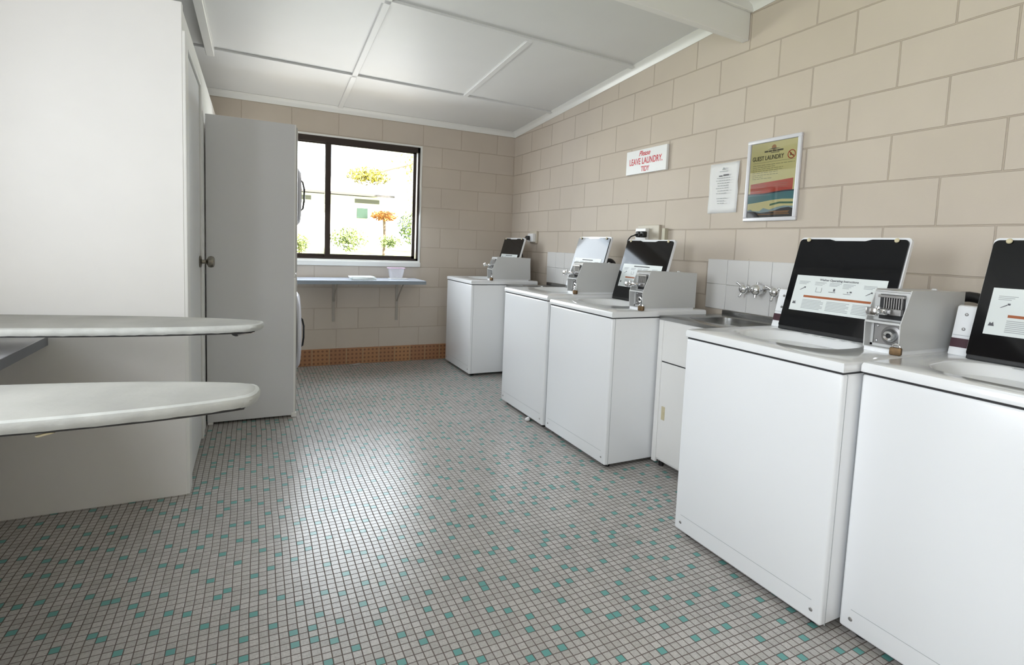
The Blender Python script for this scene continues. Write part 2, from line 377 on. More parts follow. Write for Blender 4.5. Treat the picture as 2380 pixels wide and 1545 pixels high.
b = MB(); b.lathe([(0, .0), (.032, .0), (.034, .005), (.028, .010), (.012, .013), (.011, .030), (.016, .036), (.030, .044), (.033, .056), (.030, .068), (.02, .074), (0, .075)], (.018, .585, 1.035), (1, 0, 0))
kn = b.build('door_handle', M_KNOB, d, smooth=True)

# ---------------------------------------------------------------- windows
def window(nm, origin, W, H, z0, ang, stile_pos, mtl=M_BROWN, double=True):
    """sliding window. local x along the wall, y outward"""
    e = bpy.data.objects.new(nm, None); COL.objects.link(e); e.location = origin; e['kind'] = 'structure'
    e.rotation_euler = (0, 0, math.radians(ang))
    f = MB(); w = .022
    f.box(0, W, .03, .09, 0, w); f.box(0, W, .03, .09, H-w-.030, H); f.box(0, w, .03, .09, 0, H); f.box(W-w, W, .03, .09, 0, H)
    f.box(stile_pos-.010, stile_pos+.040, .036, .085, 0, H)
    f.build('window_frame', mtl, e)
    for i, (a, c, yy) in enumerate(((w, stile_pos+.018, .066), (stile_pos+.004, W-w-(.012 if double else 0), .046))):
        s = MB(); t = .030
        s.box(a, c, yy-.008, yy+.008, w, w+t*.8); s.box(a, c, yy-.008, yy+.008, H-w-.012-t, H-w-.012); s.box(a, a+t, yy-.008, yy+.008, w, H-w-.01); s.box(c-t, c, yy-.008, yy+.008, w, H-w-.01)
        sash = s.build('sash', mtl, e)
        MB().box(a+t, c-t, yy-.002, yy+.002, w+t*.8, H-w-.012-t).build('pane', M_GLASS, sash)
    l = MB(); l.box(-.0, W, -.0, .03, -.014, 0); 
    l.box(-.012, 0, -.004, .2, -.014, H+.012); l.box(W, W+.012, -.004, .2, -.014, H+.012); l.box(0, W, -.004, .2, H, H+.012)
    l.build('window_frame', M_TRIM, e, label='white timber lining')
    s = MB(); s.box(-.02, W+.012, -.030, .03, -.058, -.014, .004); s.box(0, W, .085, .2, -.014, 0); s.build('window_sill', M_TRIM, e)
    return e
window('window_1', (WX0+.012, YB, WZ0+.014), WX1-WX0-.024, WZ1-WZ0-.026, 0, 0, -1.905-WX0-.012)
for q, nm in ((.70, 'window_2'), (-1.60, 'window_3')): window(nm, (XL, q+.012, LZ0+.014), 1.176, LZ1-LZ0-.026, 0, 90, .58)

# ---------------------------------------------------------------- washing machines
def mk_machine(xf, y0, H, W, D, lid_l, lid_w, hinge_dx, box_dx, box_y, label, refl_label=True, prints=True):
    T = thing('washing_machine', label, 'washing machine', (xf, y0, 0), group='white coin operated top-loading washers')
    X = lambda x: x-xf
    Y = lambda y: y-y0
    gap = .018; lh = .036       # lh: height of the top deck
    # cabinet with bent front panel
    c = MB(); c.box(0, D, 0, W, gap+.004, H-lh-.003, .009, 3)
    cab = c.build('cabinet', M_ENAMEL, T, smooth=True)
    s = MB(); s.box(.022, .0245, -.0006, W+.0006, gap+.004, H-lh-.005); s.build('seam', M_INKL, cab)
    s = MB(); s.box(-.0009, .002, .035, W-.035, .092, .0935); s.build('kick_line', M_INKL, cab)
    s = MB(); s.box(.004, D-.01, .004, W-.004, H-lh-.0045, H-lh-.0005); s.build('deck_gap', M_DARK, cab)
    for yy in (.035, W-.035):
        MB().lathe([(0, .0025), (.005, .002), (.0075, -.001), (.0075, -.002)], (0, yy, .06), (-1, 0, 0), 14).build('screw', M_LOCKP, cab, smooth=True)
    for px in (.05, D-.06):
        for py in (.05, W-.05):
            MB().lathe([(0, 0), (.02, 0), (.022, .006), (.01, .010), (.008, gap+.01), (0, gap+.01)], (px, py, 0)).build('foot', M_BLACKM, T, smooth=True)
    # deck with an oval opening
    cx, cy, a, bb = hinge_dx-.175, Y(lid_l)-lid_w/2, .172, lid_w/2-.012
    n = 64; bm = bmesh.new()
    def ov(sx, sy, z, e=2.8):
        R = []
        for i in range(n):
            t = 2*math.pi*i/n; ct, st = math.cos(t), math.sin(t)
            R.append(bm.verts.new((cx+sx*math.copysign(abs(ct)**(2/e), ct), cy+sy*math.copysign(abs(st)**(2/e), st), z)))
        return R
    def rim(x0, x1, ya, yb, z, r):
        R = []
        for i in range(n):
            t = 2*math.pi*i/n; ct, st = math.cos(t), math.sin(t)
            k = 1/max(abs(ct), abs(st)); u, v = ct*k, st*k
            R.append(bm.verts.new(((x0+x1)/2+u*(x1-x0)/2, (ya+yb)/2+v*(yb-ya)/2, z)))
        return R
    rings = [rim(.006, D-.004, .004, W-.004, H-lh, 0), rim(-.003, D, -.002, W+.002, H-lh+.004, 0), rim(-.003, D, -.002, W+.002, H-.012, 0), rim(.001, D, .001, W-.001, H-.004, 0), rim(.012, D-.008, .008, W-.008, H, 0),
             ov(a, bb, H), ov(a-.006, bb-.006, H-.003), ov(a-.022, bb-.022, H-.030), ov(a-.030, bb-.030, H-.044)]
    for A, B in zip(rings, rings[1:]):
        for i in range(n): bm.faces.new((A[i], A[(i+1) % n], B[(i+1) % n], B[i]))
    bm.faces.new(rings[0])
    bmesh.ops.recalc_face_normals(bm, faces=bm.faces)
    m = MB(); m.add(bm); deck = m.build('top_deck', M_ENAMEL2, T, smooth=True)
    bm = bmesh.new(); rr = [ov(a-.029, bb-.029, H-.0435), ov(a-.034, bb-.034, H-.050)]
    n_ = n; hole = [bm.verts.new((cx+.118*math.cos(2*math.pi*i/n), cy+.118*math.sin(2*math.pi*i/n), H-.058)) for i in range(n)]; rr.append(hole)
    for A, B in zip(rr, rr[1:]):
        for i in range(n): bm.faces.new((A[i], A[(i+1) % n], B[(i+1) % n], B[i]))
    bmesh.ops.recalc_face_normals(bm, faces=bm.faces)
    m = MB(); m.add(bm); m.build('tub_cover', mat('grey_tub_plastic', (.13, .13, .14), .4), T, smooth=True)
    MB().lathe([(.10, 0), (.118, 0), (.118, -.022), (.10, -.022)], (cx, cy, H-.0585)).build('balance_ring', M_INKL, T, smooth=True)
    MB().lathe([(0, -.03), (.098, -.03), (.1, -.001), (.097, -.0), (.02, -.012), (.0, -.0)], (cx, cy, H-.075)).build('drum', M_STEEL, T, smooth=True)
    # printed marks on the deck in front of the hinge
    if prints:
        p = MB()
        for r_ in range(2):
            for (q0, q1) in ((.14, .165), (.19, .21), (.225, .28), (.30, .32), (.345, .36)):
                p.box(hinge_dx-.022-r_*.012-.004, hinge_dx-.022-r_*.012, Y(lid_l)-q1, Y(lid_l)-q0, H-.0005, H+.0006)
        p.build('deck_print', M_INKL, deck)
    # lid standing open, leaning back on its rear hinge
    tilt = math.radians(15.5); lw, ll = lid_w, .412
    LM = Matrix.Translation((hinge_dx, Y(lid_l)-lw/2, H+.006)) @ Matrix(((-math.cos(tilt)*0+0, math.sin(tilt), math.cos(tilt)), (-1, 0, 0), (0, math.cos(tilt), -math.sin(tilt)))).to_4x4()
    # local: x = along -y (viewer's right), y = up the lid, z = away from the room (back)
    s = MB(); s.prism(rrect(lw, ll, .014, 5, 0, ll/2), .004, .022, 'z', .002, LM); lid = s.build('lid', M_ENAMEL, T, smooth=True)
    s = MB(); q = rrect(lw-.008, ll-.012, .016, 5, 0, ll/2-.004)
    # notch for the finger grip in the liner's top edge
    top = max(p[1] for p in q); out = []
    ins = False
    for p_, pn in zip(q, q[1:]+q[:1]):
        out.append(p_)
        if abs(p_[1]-top) < 1e-6 and abs(pn[1]-top) < 1e-6 and not ins and p_[0] > 0 > pn[0]:
            out += [(.085, top), (.06, top-.007), (-.06, top-.007), (-.085, top)]; ins = True
    s.prism(out, -.003, .0045, 'z', 0, LM); s.build('lid_liner', M_BLACK, lid)
    s = MB(); s.box(-lw/2+.006, lw/2-.006, -.004, .012, -.004, .008, .003, 2, LM); s.build('hinge', M_BLACKM, lid)
    for sx in (-1, 1):
        s = MB(); s.lathe([(0, 0), (.007, 0), (.009, .004), (.007, .007), (0, .008)], (0, 0, 0), (0, 0, -1), 14)
        for v in s.bm.verts: v.co = LM @ (v.co+Vector((sx*(lw/2-.045), ll-.014, -.003)))
        s.build('bumper', M_CREAM, lid, smooth=True)
    # instruction label on the liner
    lx0, lx1, ly0, ly1 = -lw/2+.035, lw/2-.038, .085, .240
    s = MB(); s.box(lx0, lx1, ly0, ly1, -.0042, -.003, 0, 1, LM); lab = s.build('label', M_LABEL, lid)
    LW = lx1-lx0
    s = MB(); FM = LM @ Matrix.Translation((0, 0, -.0046)) @ Matrix.Diagonal((1, 1, -1, 1))
    if refl_label:
        s.add(text_bm('Washer Operating Instructions', .0125, FM @ Matrix.Translation((lx0+LW*.5, ly1-.019, 0)), 'CENTER', bold=.0003))
    else:
        s.box(lx0+LW*.3, lx0+LW*.7, ly1-.017, ly1-.010, -.0048, -.0043, 0, 1, LM)
    def icon(x, y, kind):
        if kind == 0: s.prism([(x-.014, y-.008), (x-.011, y-.008), (x+.004, y+.001), (x+.003, y+.004)], -.0048, -.0043, 'z', 0, LM); s.box(x+.004, x+.011, y+.002, y+.008, -.0048, -.0043, 0, 1, LM)
        if kind == 1: s.box(x-.012, x+.012, y-.012, y-.0108, -.0048, -.0043, 0, 1, LM); s.box(x-.0125, x-.0113, y-.012, y+.008, -.0048, -.0043, 0, 1, LM); s.box(x+.0113, x+.0125, y-.012, y+.008, -.0048, -.0043, 0, 1, LM)
        if kind == 2: s.box(x-.016, x+.012, y-.008, y-.006, -.0048, -.0043, 0, 1, LM); s.box(x+.002, x+.009, y-.003, y+.008, -.0048, -.0043, 0, 1, LM)
        if kind == 3: s.box(x-.018, x+.012, y-.010, y-.0085, -.0048, -.0043, 0, 1, LM); s.box(x-.004, x+.001, y-.004, y, -.0048, -.0043, 0, 1, LM); s.box(x+.006, x+.014, y-.003, y+.003, -.0048, -.0043, 0, 1, LM)
    for i, fx in enumerate((.11, .30, .46, .63, .85)): icon(lx0+LW*fx, ly1-.057, i % 4)
    s.prism([(lx0+.008, ly0+.028), (lx0+.024, ly0+.028), (lx0+.020, ly0+.042), (lx0+.016, ly0+.036), (lx0+.012, ly0+.041)], -.0048, -.0043, 'z', 0, LM)
    s.build('printed_title', M_INK, lab)
    s = MB()
    for i, fx in enumerate((.05, .24, .41, .56, .78)):
        for r_ in range(3 if i != 3 else 4): s.box(lx0+LW*fx, lx0+LW*(fx+.13-.02*r_), ly1-.028-r_*.0055, ly1-.0255-r_*.0055, -.0047, -.0043, 0, 1, LM)
    for i in range(3):
        for r_ in range(7): s.box(lx0+LW*(.14+i*.285), lx0+LW*(.39+i*.285-(.03 if (r_*7+i) % 3 == 0 else 0)), ly0+.012+r_*.006, ly0+.0148+r_*.006, -.0047, -.0043, 0, 1, LM)
    s.build('printed_text', M_INKL, lab)
    s = MB(); s.box(lx0+LW*.14, lx1-.006, ly0+.060, ly0+.069, -.0047, -.0043, 0, 1, LM); wb = s.build('warning_band', M_ORANGE, lab)
    # sloping control console behind the lid
    cpx = hinge_dx+.050; y1 = W-.004; ya = Y(box_y)+.112
    prof = [(cpx, H-.001), (cpx+.014, H+.045), (cpx+.040, H+.165), (cpx+.052, H+.170), (cpx+.12, H+.160), (cpx+.13, H-.001)]
    s = MB(); s.prism(prof, ya, y1, 'y', .002); con = s.build('control_console', M_ENAMEL, T, smooth=True)
    KM = Matrix.Translation((cpx+.0195, 0, H+.0705)) @ Matrix.Rotation(math.atan2(.026, .12), 4, 'Y')
    s = MB(); s.box(-.0012, .001, ya+.002, y1-.002, -.045, -.014, 0, 1, Matrix.Translation((-.0030, 0, 0)) @ KM); s.build('band', M_MAROON, con)
    s = MB(); s.box(-.0010, .001, ya+.002, y1-.002, -.0035, -.0022, 0, 1, Matrix.Translation((-.0030, 0, 0)) @ KM); s.build('console_line', M_INKL, con)
    for zz in (.018, .068):
        MB().lathe([(0, .003), (.004, .002), (.0055, -.001)], (cpx+.017+(zz)*.22, y1-.03, H+.0705+zz), (-1, 0, 0), 12).build('console_screw', M_LOCKP, con, smooth=True)
    s = MB(); p = rrect(.035, .028, .006, 3, y1-.115, H+.115)
    s.prism(p, cpx+.0235, cpx+.031, 'x'); s.build('console_button', M_MAROON, con)
    # coin box
    bx0 = box_dx; by0 = Y(box_y); by1 = by0+.116; bd = .385; bh = .216
    t = .003
    side = [(bx0, H+.012), (bx0-.004, H+.10), (bx0+.046, H+bh), (bx0+bd, H+bh-.004), (bx0+bd, H+.012)]
    s = MB(); s.prism(side, by0, by0+t, 'y'); s.prism(side, by1-t, by1, 'y')
    s.box(bx0+.047, bx0+bd-.0005, by0+t, by1-t, H+bh-.009, H+bh-.005); s.box(bx0+bd-t, bx0+bd-.0005, by0+t, by1-t, H+.0125, H+bh-.009)
    s.box(bx0+.0005, bx0+bd-t, by0+t, by1-t, H+.0125, H+.0155)
    # thin front lip round the opening
    box = s.build('coin_box', M_GREYBOX, T, label='light grey steel coin box with chrome slide')
    s = MB(); s.box(bx0+.003, bx0+bd-.012, by0+.002, by1-.002, H, H+.0124); s.build('box_plinth', M_ENAMEL, box)
    s = MB(); s.box(bx0+.040, bx0+bd-.01, by0+t, by1-t, H+.105, H+bh-.010); s.box(bx0-.004, bx0+.05, by0+t, by1-t, H+.098, H+.106, .002)
    s.box(bx0+.034, bx0+.042, by0+t, by0+t+.010, H+.016, H+.099); s.box(bx0+.034, bx0+.042, by1-t-.008, by1-t, H+.016, H+.099); s.box(bx0+.034, bx0+.042, by0+t, by1-t, H+.015, H+.024)
    s.build('inner_housing', M_GREYBOX, box)
    s = MB(); s.box(bx0+.038, bx0+.041, by0+.014, by1-.022, H+.112, H+bh-.018); s.build('slide_recess', M_DARK, box)
    s = MB()
    for i in range(8): s.box(bx0+.026, bx0+.038, by0+.018+i*.0078, by0+.021+i*.0078, H+.150, H+.188, .0008)
    s.box(bx0+.024, bx0+.039, by0+.012, by1-.020, H+.187, H+.196, .002); s.box(bx0+.02, bx0+.038, by0+.016, by1-.024, H+.128, H+.150, .002)
    s.build('coin_slide', M_LOCKP, box)
    s = MB(); hy = by0+.062; hz = H+.140
    s.box(bx0-.055, bx0+.03, hy-.012, hy+.012, hz-.006, hz+.005, .003); s.box(bx0-.068, bx0-.052, hy-.017, hy+.017, hz-.013, hz+.015, .004); s.box(bx0-.060, bx0-.052, hy-.022, hy-.010, hz+.005, hz+.022, .003)
    s.cyl((bx0-.056, hy-.022, hz), (bx0-.056, hy+.022, hz), .007, n=14, bev=.002); s.box(bx0-.02, bx0+.012, hy-.020, hy+.020, hz-.010, hz+.010, .004)
    s.build('slide_handle', M_CHROME, box, smooth=True)
    s = MB(); s.box(bx0+.036, bx0+.040, by0+.010, by1-.014, H+.024, H+.098); s.lathe([(.020, 0), (.033, 0), (.033, .003), (.024, .006), (.020, .002)], (bx0+.036, by0+.045, H+.058), (-1, 0, 0)); lp = s.build('lock_plate', M_LOCKP, box, smooth=True)
    s = MB(); s.lathe([(0, .008), (.008, .008), (.0085, .020), (.016, .021), (.021, .014), (.022, 0), (0, 0)], (bx0+.034, by0+.045, H+.058), (-1, 0, 0)); lk = s.build('box_lock', M_CHROME, box, smooth=True)
    MB().lathe([(0, .0015), (.0078, .001), (.0078, 0)], (bx0+.0255, by0+.045, H+.058), (-1, 0, 0), 20).build('keyhole', M_DARK, box)
    for yy, zz in ((by1-.022, .086), (by1-.022, .034)):
        MB().lathe([(0, .004), (.004, .003), (.006, 0)], (bx0+.036, yy, H+zz), (-1, 0, 0), 12).build('screw', M_CHROME, box, smooth=True)
    MB().lathe([(0, .007), (.008, .006), (.01, 0)], (bx0+.30, (by0+by1)/2, H+bh-.003), (0, 0, 1), 14).build('cap', M_GREYBOX, box, smooth=True)
    return T

def mk_padlock(p, label, rz=0):
    T = thing('padlock', label, 'padlock', p, rz, group='small brass padlocks on the coin boxes')
    s = MB(); s.box(-.009, .009, -.017, .017, -.013, .013, .004, 2); s.build('body', M_BRASS, T, smooth=True)
    s = MB(); s.tube([(0, .011*math.cos(a), .012+.012*math.sin(a)) for a in [math.pi*i/10 for i in range(11)]], .0028, 8); s.build('shackle', M_CHROME, T, smooth=True)
    return T

mk_machine(-.893, .985, .878, .655, .67, 1.566, .442, .452, .318, 1.004,
           'white top-loader between the near steel trough and the nearest machine, coin slide open')
mk_machine(-.818, .322, .880, .652, .67, .900, .448, .420, .318, .330,
           'nearest white top-loader, only its front and half its open lid showing', prints=True)
mk_machine(-.800, 2.275, .866, .656, .67, 2.925, .450, .475, .205, 2.283,
           'white top-loader left of the steel trough, its whole plain white side showing', refl_label=False, prints=False)
mk_machine(-.808, 2.955, .884, .645, .67, 3.570, .420, .510, .265, 3.030,
           'white top-loader whose open lid liner mirrors the bright window', refl_label=False, prints=False)
mk_machine(-.765, 4.395, .872, .655, .67, 4.985, .440, .480, .205, 4.405,
           'white top-loader standing alone in the corner by the back wall', refl_label=False, prints=False)
mk_padlock((-.893+.308, 1.008, .878+.0138), 'brass padlock on the coin box of the machine showing its open lock plate', .25)
mk_padlock((-.800+.195, 2.282, .866+.0138), 'brass padlock on the coin box beside the near steel trough', .25)
mk_padlock((-.808+.255, 3.029, .884+.0138), 'brass padlock on the coin box in front of the window-reflecting lid', .25)
mk_padlock((-.765+.195, 4.404, .872+.0138), 'dark padlock on the farthest coin box, near the back wall', .25)

# drain and inlet hoses
def arch(x, y, z, w, h, r, n=14, lean=0): return [(x+lean*math.sin(math.pi*i/n), y+w/2*math.cos(math.pi*i/n), z+h*math.sin(math.pi*i/n)) for i in range(n+1)]
s = MB(); pts = [(-.098, 3.21, .02)] + arch(-.098, 3.285, 1.035, .15, .075, .02) + [(-.098, 3.36, .02)]
s.tube(pts, .020, 14); tag(s.build('drain_hose', M_BLACKM, smooth=True), 'black drain hose looping up behind the lid that mirrors the window', 'hose')
s = MB(); pts = [(-.10, .93, .02)] + arch(-.10, 1.03, .985, .20, .085, .02) + [(-.10, 1.13, .02)]
s.tube(pts, .019, 14); tag(s.build('drain_hose', M_BLACKM, smooth=True), 'black drain hose looping up beside the white console of the nearest machine', 'hose')

# ---------------------------------------------------------------- laundry troughs
def trough(y0, y1, xf, zt, label, latch):
    T = thing('laundry_trough', label, 'laundry sink', (xf, y0, 0), group='stainless laundry troughs between the washers')
    W = y1-y0; D = -xf-.004
    s = MB(); s.box(.012, D-.02, .006, W-.006, .03, zt-.045, .004); cab = s.build('cabinet', M_WHITE, T, label='white cabinet')
    s = MB(); s.box(0, .012, .004, W-.034, .045, .588, .003); dr = s.build('door', M_WHITE, T)
    s = MB(); s.box(0, .012, .004, W-.034, .594, zt-.022, .003); s.build('fascia', M_WHITE, T)
    s = MB(); s.box(.002, .012, .004, W-.036, .5885, .5935); s.build('shadow_gap', M_DARK, T)
    s = MB(); s.box(-.004, .012, W-.034, W-.002, .02, zt-.022, .003); s.build('side_stile', M_WHITE, T)
    for a, c in ((.03, .05), (.03, W-.05), (D-.06, .05), (D-.06, W-.05)):
        MB().cyl((a, c, 0), (a, c, .046), .014, n=12).build('foot', M_BLACKM, T)
    if latch:
        s = MB(); s.box(-.004, .001, W-.085, W-.060, .27, .345, .002); s.box(-.006, 0, W-.080, W-.066, .30, .315, .001); s.build('latch', M_CREAM, dr)
    # steel top with a rounded bowl
    n = 48; bm = bmesh.new(); cx, cy = D*.5-.0, W/2
    def loop(fn, z):
        return [bm.verts.new((*fn(2*math.pi*i/n), z)) for i in range(n)]
    def sq(x0, x1, a, b_):
        def f(t):
            ct, st = math.cos(t), math.sin(t); k = 1/max(abs(ct), abs(st)); return ((x0+x1)/2+ct*k*(x1-x0)/2, (a+b_)/2+st*k*(b_-a)/2)
        return f
    def sup(rx, ry, e=4.5):
        def f(t):
            ct, st = math.cos(t), math.sin(t); return (cx+rx*math.copysign(abs(ct)**(2/e), ct), cy+ry*math.copysign(abs(st)**(2/e), st))
        return f
    rx, ry = D/2-.075, W/2-.085
    R = [loop(sq(-.004, D, 0, W), zt-.022), loop(sq(-.006, D, -.0, W), zt-.020), loop(sq(-.006, D, -.0, W), zt-.002), loop(sq(-.003, D-.002, .002, W-.002), zt),
         loop(sup(rx, ry), zt), loop(sup(rx-.006, ry-.006), zt-.006), loop(sup(rx-.012, ry-.012), zt-.20), loop(sup(rx-.05, ry-.05), zt-.235)]
    for A, B in zip(R, R[1:]):
        for i in range(n): bm.faces.new((A[i], A[(i+1) % n], B[(i+1) % n], B[i]))
    bm.faces.new(R[-1]); bmesh.ops.recalc_face_normals(bm, faces=bm.faces)
    s = MB(); s.add(bm); s.box(D-.012, D, 0, W, zt-.002, zt+.022, .002, 1); bowl = s.build('steel_top', M_STEEL, T, smooth=True)
    MB().lathe([(0, .004), (.03, .004), (.035, .001), (.035, 0)], (cx, cy, zt-.2345)).build('drain', M_CHROME, T, smooth=True)
    return T
trough(1.655, 2.262, -.485, .842, 'near steel laundry trough on a white cabinet below the chrome taps', True)
trough(3.612, 4.365, -.43, .842, 'far steel laundry trough just right of the corner washer', False)

# splash tiles
def splash(y0, y1, z0, z1, cols, rows, label):
    T = thing('splashback', label, 'wall tiles', (0, y1, z0))
    MB().box(-.006, -.0002, -(y1-y0), 0, 0, z1-z0).build('grout_bed', M_GROUT, T)
    w = (y1-y0)/cols; h = (z1-z0)/rows; s = MB()
    for i in range(cols):
        for j in range(rows): s.box(-.0105, -.004, -(i+1)*w+.0012, -i*w-.0012, j*h+.0012, (j+1)*h-.0012, .0015, 1)
    s.build('tiles', M_TILE, T, smooth=True)
splash(1.65, 2.40, .866, 1.162, 5, 2, 'white tiled splashback behind the near trough and its chrome taps')
splash(3.60, 4.38, .866, 1.152, 5, 2, 'white tiled splashback behind the far trough')

def tapset(y0, z, label, gap=.098):
    T = thing('tap_set', label, 'taps', (-.0104, y0, z))
    for k, yy in enumerate((gap, -gap)):
        s = MB(); s.lathe([(0, 0), (.020, 0), (.022, .004), (.016, .010), (.013, .014), (.013, .022), (0, .022)], (0, yy, 0), (-1, 0, 0), 24)
        s.ball((-.042, yy-.004, -.002), .026, (.9, 1, 1), 24)
        hb = s.build('tap_body', M_CHROME, T, smooth=True)
        h = MB()
        for i in range(3):
            a = math.radians((165 if k == 0 else 20)+120*i+k*15); c, d = math.cos(a), math.sin(a)
            h.tube([(-.040, yy+.018*c, .018*d), (-.046, yy+.034*c, .034*d), (-.050, yy+.046*c, .044*d)], .0062, 10); h.ball((-.050, yy+.046*c, .044*d), .0075, n=10)
        h.build('handle', M_CHROME, hb, smooth=True)
    s = MB(); s.lathe([(0, 0), (.024, 0), (.026, .004), (.022, .012), (.018, .018), (.018, .040), (0, .040)], (0, .004, .004), (-1, 0, 0), 24)
    s.ball((-.055, -.002, .002), .031, (1, 1, 1), 28); s.cyl((-.030, .012, .02), (-.030, .012, .044), .0075, n=12, bev=.002)
    s.cyl((-.060, -.002, -.020), (-.062, -.002, -.040), .010, .009, 16, .001)
    s.build('spout', M_CHROME, T, smooth=True)
    s = MB(); s.cyl((-.008, -gap, .010), (-.008, gap, .010), .0055, n=10); s.build('bridge_pipe', M_CHROME, T, smooth=True)
    return T
tapset(1.995, 1.006, 'chrome pair of taps with round bodies above the near trough')

# ---------------------------------------------------------------- power outlets
def outlet(y, z, label, plugs, W=.115, H=.118, block=True):
    T = thing('power_outlet', label, 'power outlet', (0, y, z))
    MB().box(-.022, -.0002, -W/2-.012, W/2+.012, -H/2, H/2, .004).build('mounting_block', M_CREAM if False else mat('aged_beige_plastic', (.55, .50, .41), .45), T)
    MB().box(-.052, -.020, W/2-.11-.0, W/2+.0, -H/2+.012, H/2-.024, .004).build('socket_plate', mat('white_plastic', (.80, .80, .80), .35), T)
    for k, dy in enumerate(plugs):
        s = MB(); s.box(-.090, -.052, dy-.019, dy+.019, -.030, .012, .008, 3); s.cyl((-.088, dy, -.012), (-.112, dy, -.016), .009, .005, 12)
        p = s.build('plug', M_BLACKM, T, smooth=True)
    return T
O1 = outlet(4.665, 1.288, 'wall socket near the back corner with one black plug in it', [.02])
O2 = outlet(2.955, 1.318, 'cream wall socket with two black plugs above a washer lid', [.035, -.012], W=.20)
def cable(pts, label, outlet_thing):
    pts = [Vector(p)-outlet_thing.location for p in pts]
    # smooth chain
    P = []; V = [Vector(p) for p in pts]
    for i in range(len(V)-1):
        p0, p1, p2, p3 = V[max(i-1, 0)], V[i], V[i+1], V[min(i+2, len(V)-1)]
        for k in range(6):
            t = k/6; P.append(.5*((2*p1)+(-p0+p2)*t+(2*p0-5*p1+4*p2-p3)*t*t+(-p0+3*p1-3*p2+p3)*t**3))
    P.append(V[-1]); s = MB(); s.tube(P, .0045, 8); return s.build('power_cord', M_BLACKM, outlet_thing, smooth=True, label=label)
cable([(-.113, 4.685, 1.270), (-.150, 4.72, 1.262), (-.145, 4.74, 1.24), (-.11, 4.735, 1.16), (-.09, 4.73, 1.07)], 'thin black cord', O1)
cable([(-.113, 2.99, 1.30), (-.14, 3.0, 1.285), (-.150, 3.01, 1.24), (-.11, 3.0, 1.12), (-.09, 2.99, 1.02), (-.085, 2.98, .93)], 'thin black cord', O2)
# cream conduit cover beside the twin socket
MB().box(-.030, -.0002, 2.775-2.955, 2.806-2.955, 1.262-1.318, 1.352-1.318, .003).build('junction_box', mat('aged_cream', (.50, .47, .36), .5), O2, label='small olive-cream junction box')

# ---------------------------------------------------------------- wall signs
T = thing('sign', 'white rectangular sign with red lettering asking to leave the laundry tidy', 'sign', (0, 3.031, 1.746))
MB().box(-.020, -.0002, -.2135, .2135, 0, .169, .0015, 1).build('board', M_SIGN, T)
s = MB()
s.add(text_bm('Please', .050, on_right(-.0206, .035-.02, .124, .95), 'CENTER', shear=.35, bold=.0008, depth=.0003))
s.add(text_bm('LEAVE LAUNDRY.', .056, on_right(-.0206, -.0, .066, .765, 1.12), 'CENTER', bold=.0010, space=1.06, depth=.0003))
s.add(text_bm('TIDY', .050, on_right(-.0206, .0, .014, .78, 1.0), 'CENTER', bold=.0009, depth=.0003))
s.build('lettering', M_RED, T)
# paper notice
T = thing('notice', 'white typed paper notice taped left of the framed poster', 'notice', (0, 2.329, 1.437))
bm = bmesh.new(); nx, nz = 8, 10; g = []
for j in range(nz+1):
    for i in range(nx+1):
        u, v = i/nx, j/nz
        curl = .006*abs(u-.5)**2*4*(.4+.6*math.sin(v*5+1)**2)+(.006 if u == 1 and .4 < v < .9 else 0)*math.sin(v*8)**2
        g.append(bm.verts.new((-curl, .108-.216*u, .294*v)))
for j in range(nz):
    for i in range(nx): a = j*(nx+1)+i; bm.faces.new((g[a], g[a+1], g[a+nx+2], g[a+nx+1]))
s = MB(); s.add(bm); pp = s.build('sheet', M_PAPER, T, smooth=True)
sm = pp.modifiers.new('thickness', 'SOLIDIFY'); sm.thickness = .0004
s = MB(); 
s.prism([(-.012, .253), (.012, .253), (.004, .268), (-.003, .266)], -.0095, -.009, 'x'); s.box(-.0095, -.009, -.030, .030, .243, .2465)
s.build('letterhead_mark', M_INKL, T)
s = MB()
s.box(-.0105, -.0100, -.040, .000, .218, .2255); s.box(-.0105, -.0100, .006, .032, .215, .2215)
s.build('heading', M_INK, T)
s = MB(); r = random.Random(3)
for zz, a, c in ((.204, -.05, .05), (.189, -.05, .054), (.174, -.048, .052), (.159, -.042, .046), (.144, -.042, .05), (.129, -.042, .048), (.114, -.03, .046), (.084, -.03, .046), (.069, -.018, .036), (.055, -.018, .04)):
    x = a
    while x < c-.008:
        w = min(r.uniform(.008, .022), c-x); s.box(-.0102, -.0098, x, x+w, zz, zz+.0042); x += w+.003
s.build('typed_lines', M_INKL, T)
# framed poster
PY0, PY1, PZ0, PZ1 = 1.835, 2.162, 1.381, 1.825
T = thing('framed_poster', 'yellow laundry poster with red and teal bands in a silver frame', 'poster', (0, (PY0+PY1)/2, PZ0))
W = PY1-PY0; H = PZ1-PZ0; fw = .021
s = MB()
for a in ((-W/2, W/2, 0, fw), (-W/2, W/2, H-fw, H), (-W/2, -W/2+fw, fw-.003, H-fw+.003), (W/2-fw, W/2, fw-.003, H-fw+.003)): s.box(-.018, -.0002, a[0], a[1], a[2], a[3], .005, 3)
s.build('frame', M_SILVERF, T, smooth=True)
iw = W-2*fw; ih = H-2*fw; Z = lambda v: fw+ih*v     # v from the bottom
Yp = lambda u: iw/2-iw*u                            # u from the viewer's left
art = MB().box(-.008, -.002, -iw/2-.002, iw/2+.002, fw-.002, H-fw+.002).build('print', mat('poster_yellow', (.86, .78, .36), .35), T)
def patch(pts, nm, m, k=1):
    MB().prism([(Yp(u), Z(v)) for u, v in pts], -.008-.0004*k, -.0079, 'x').build(nm, m, art)
patch([(.04, .315), (.95, .315), (.95, .495), (.04, .455)], 'red_panel', mat('poster_red', (.62, .07, .035), .4))
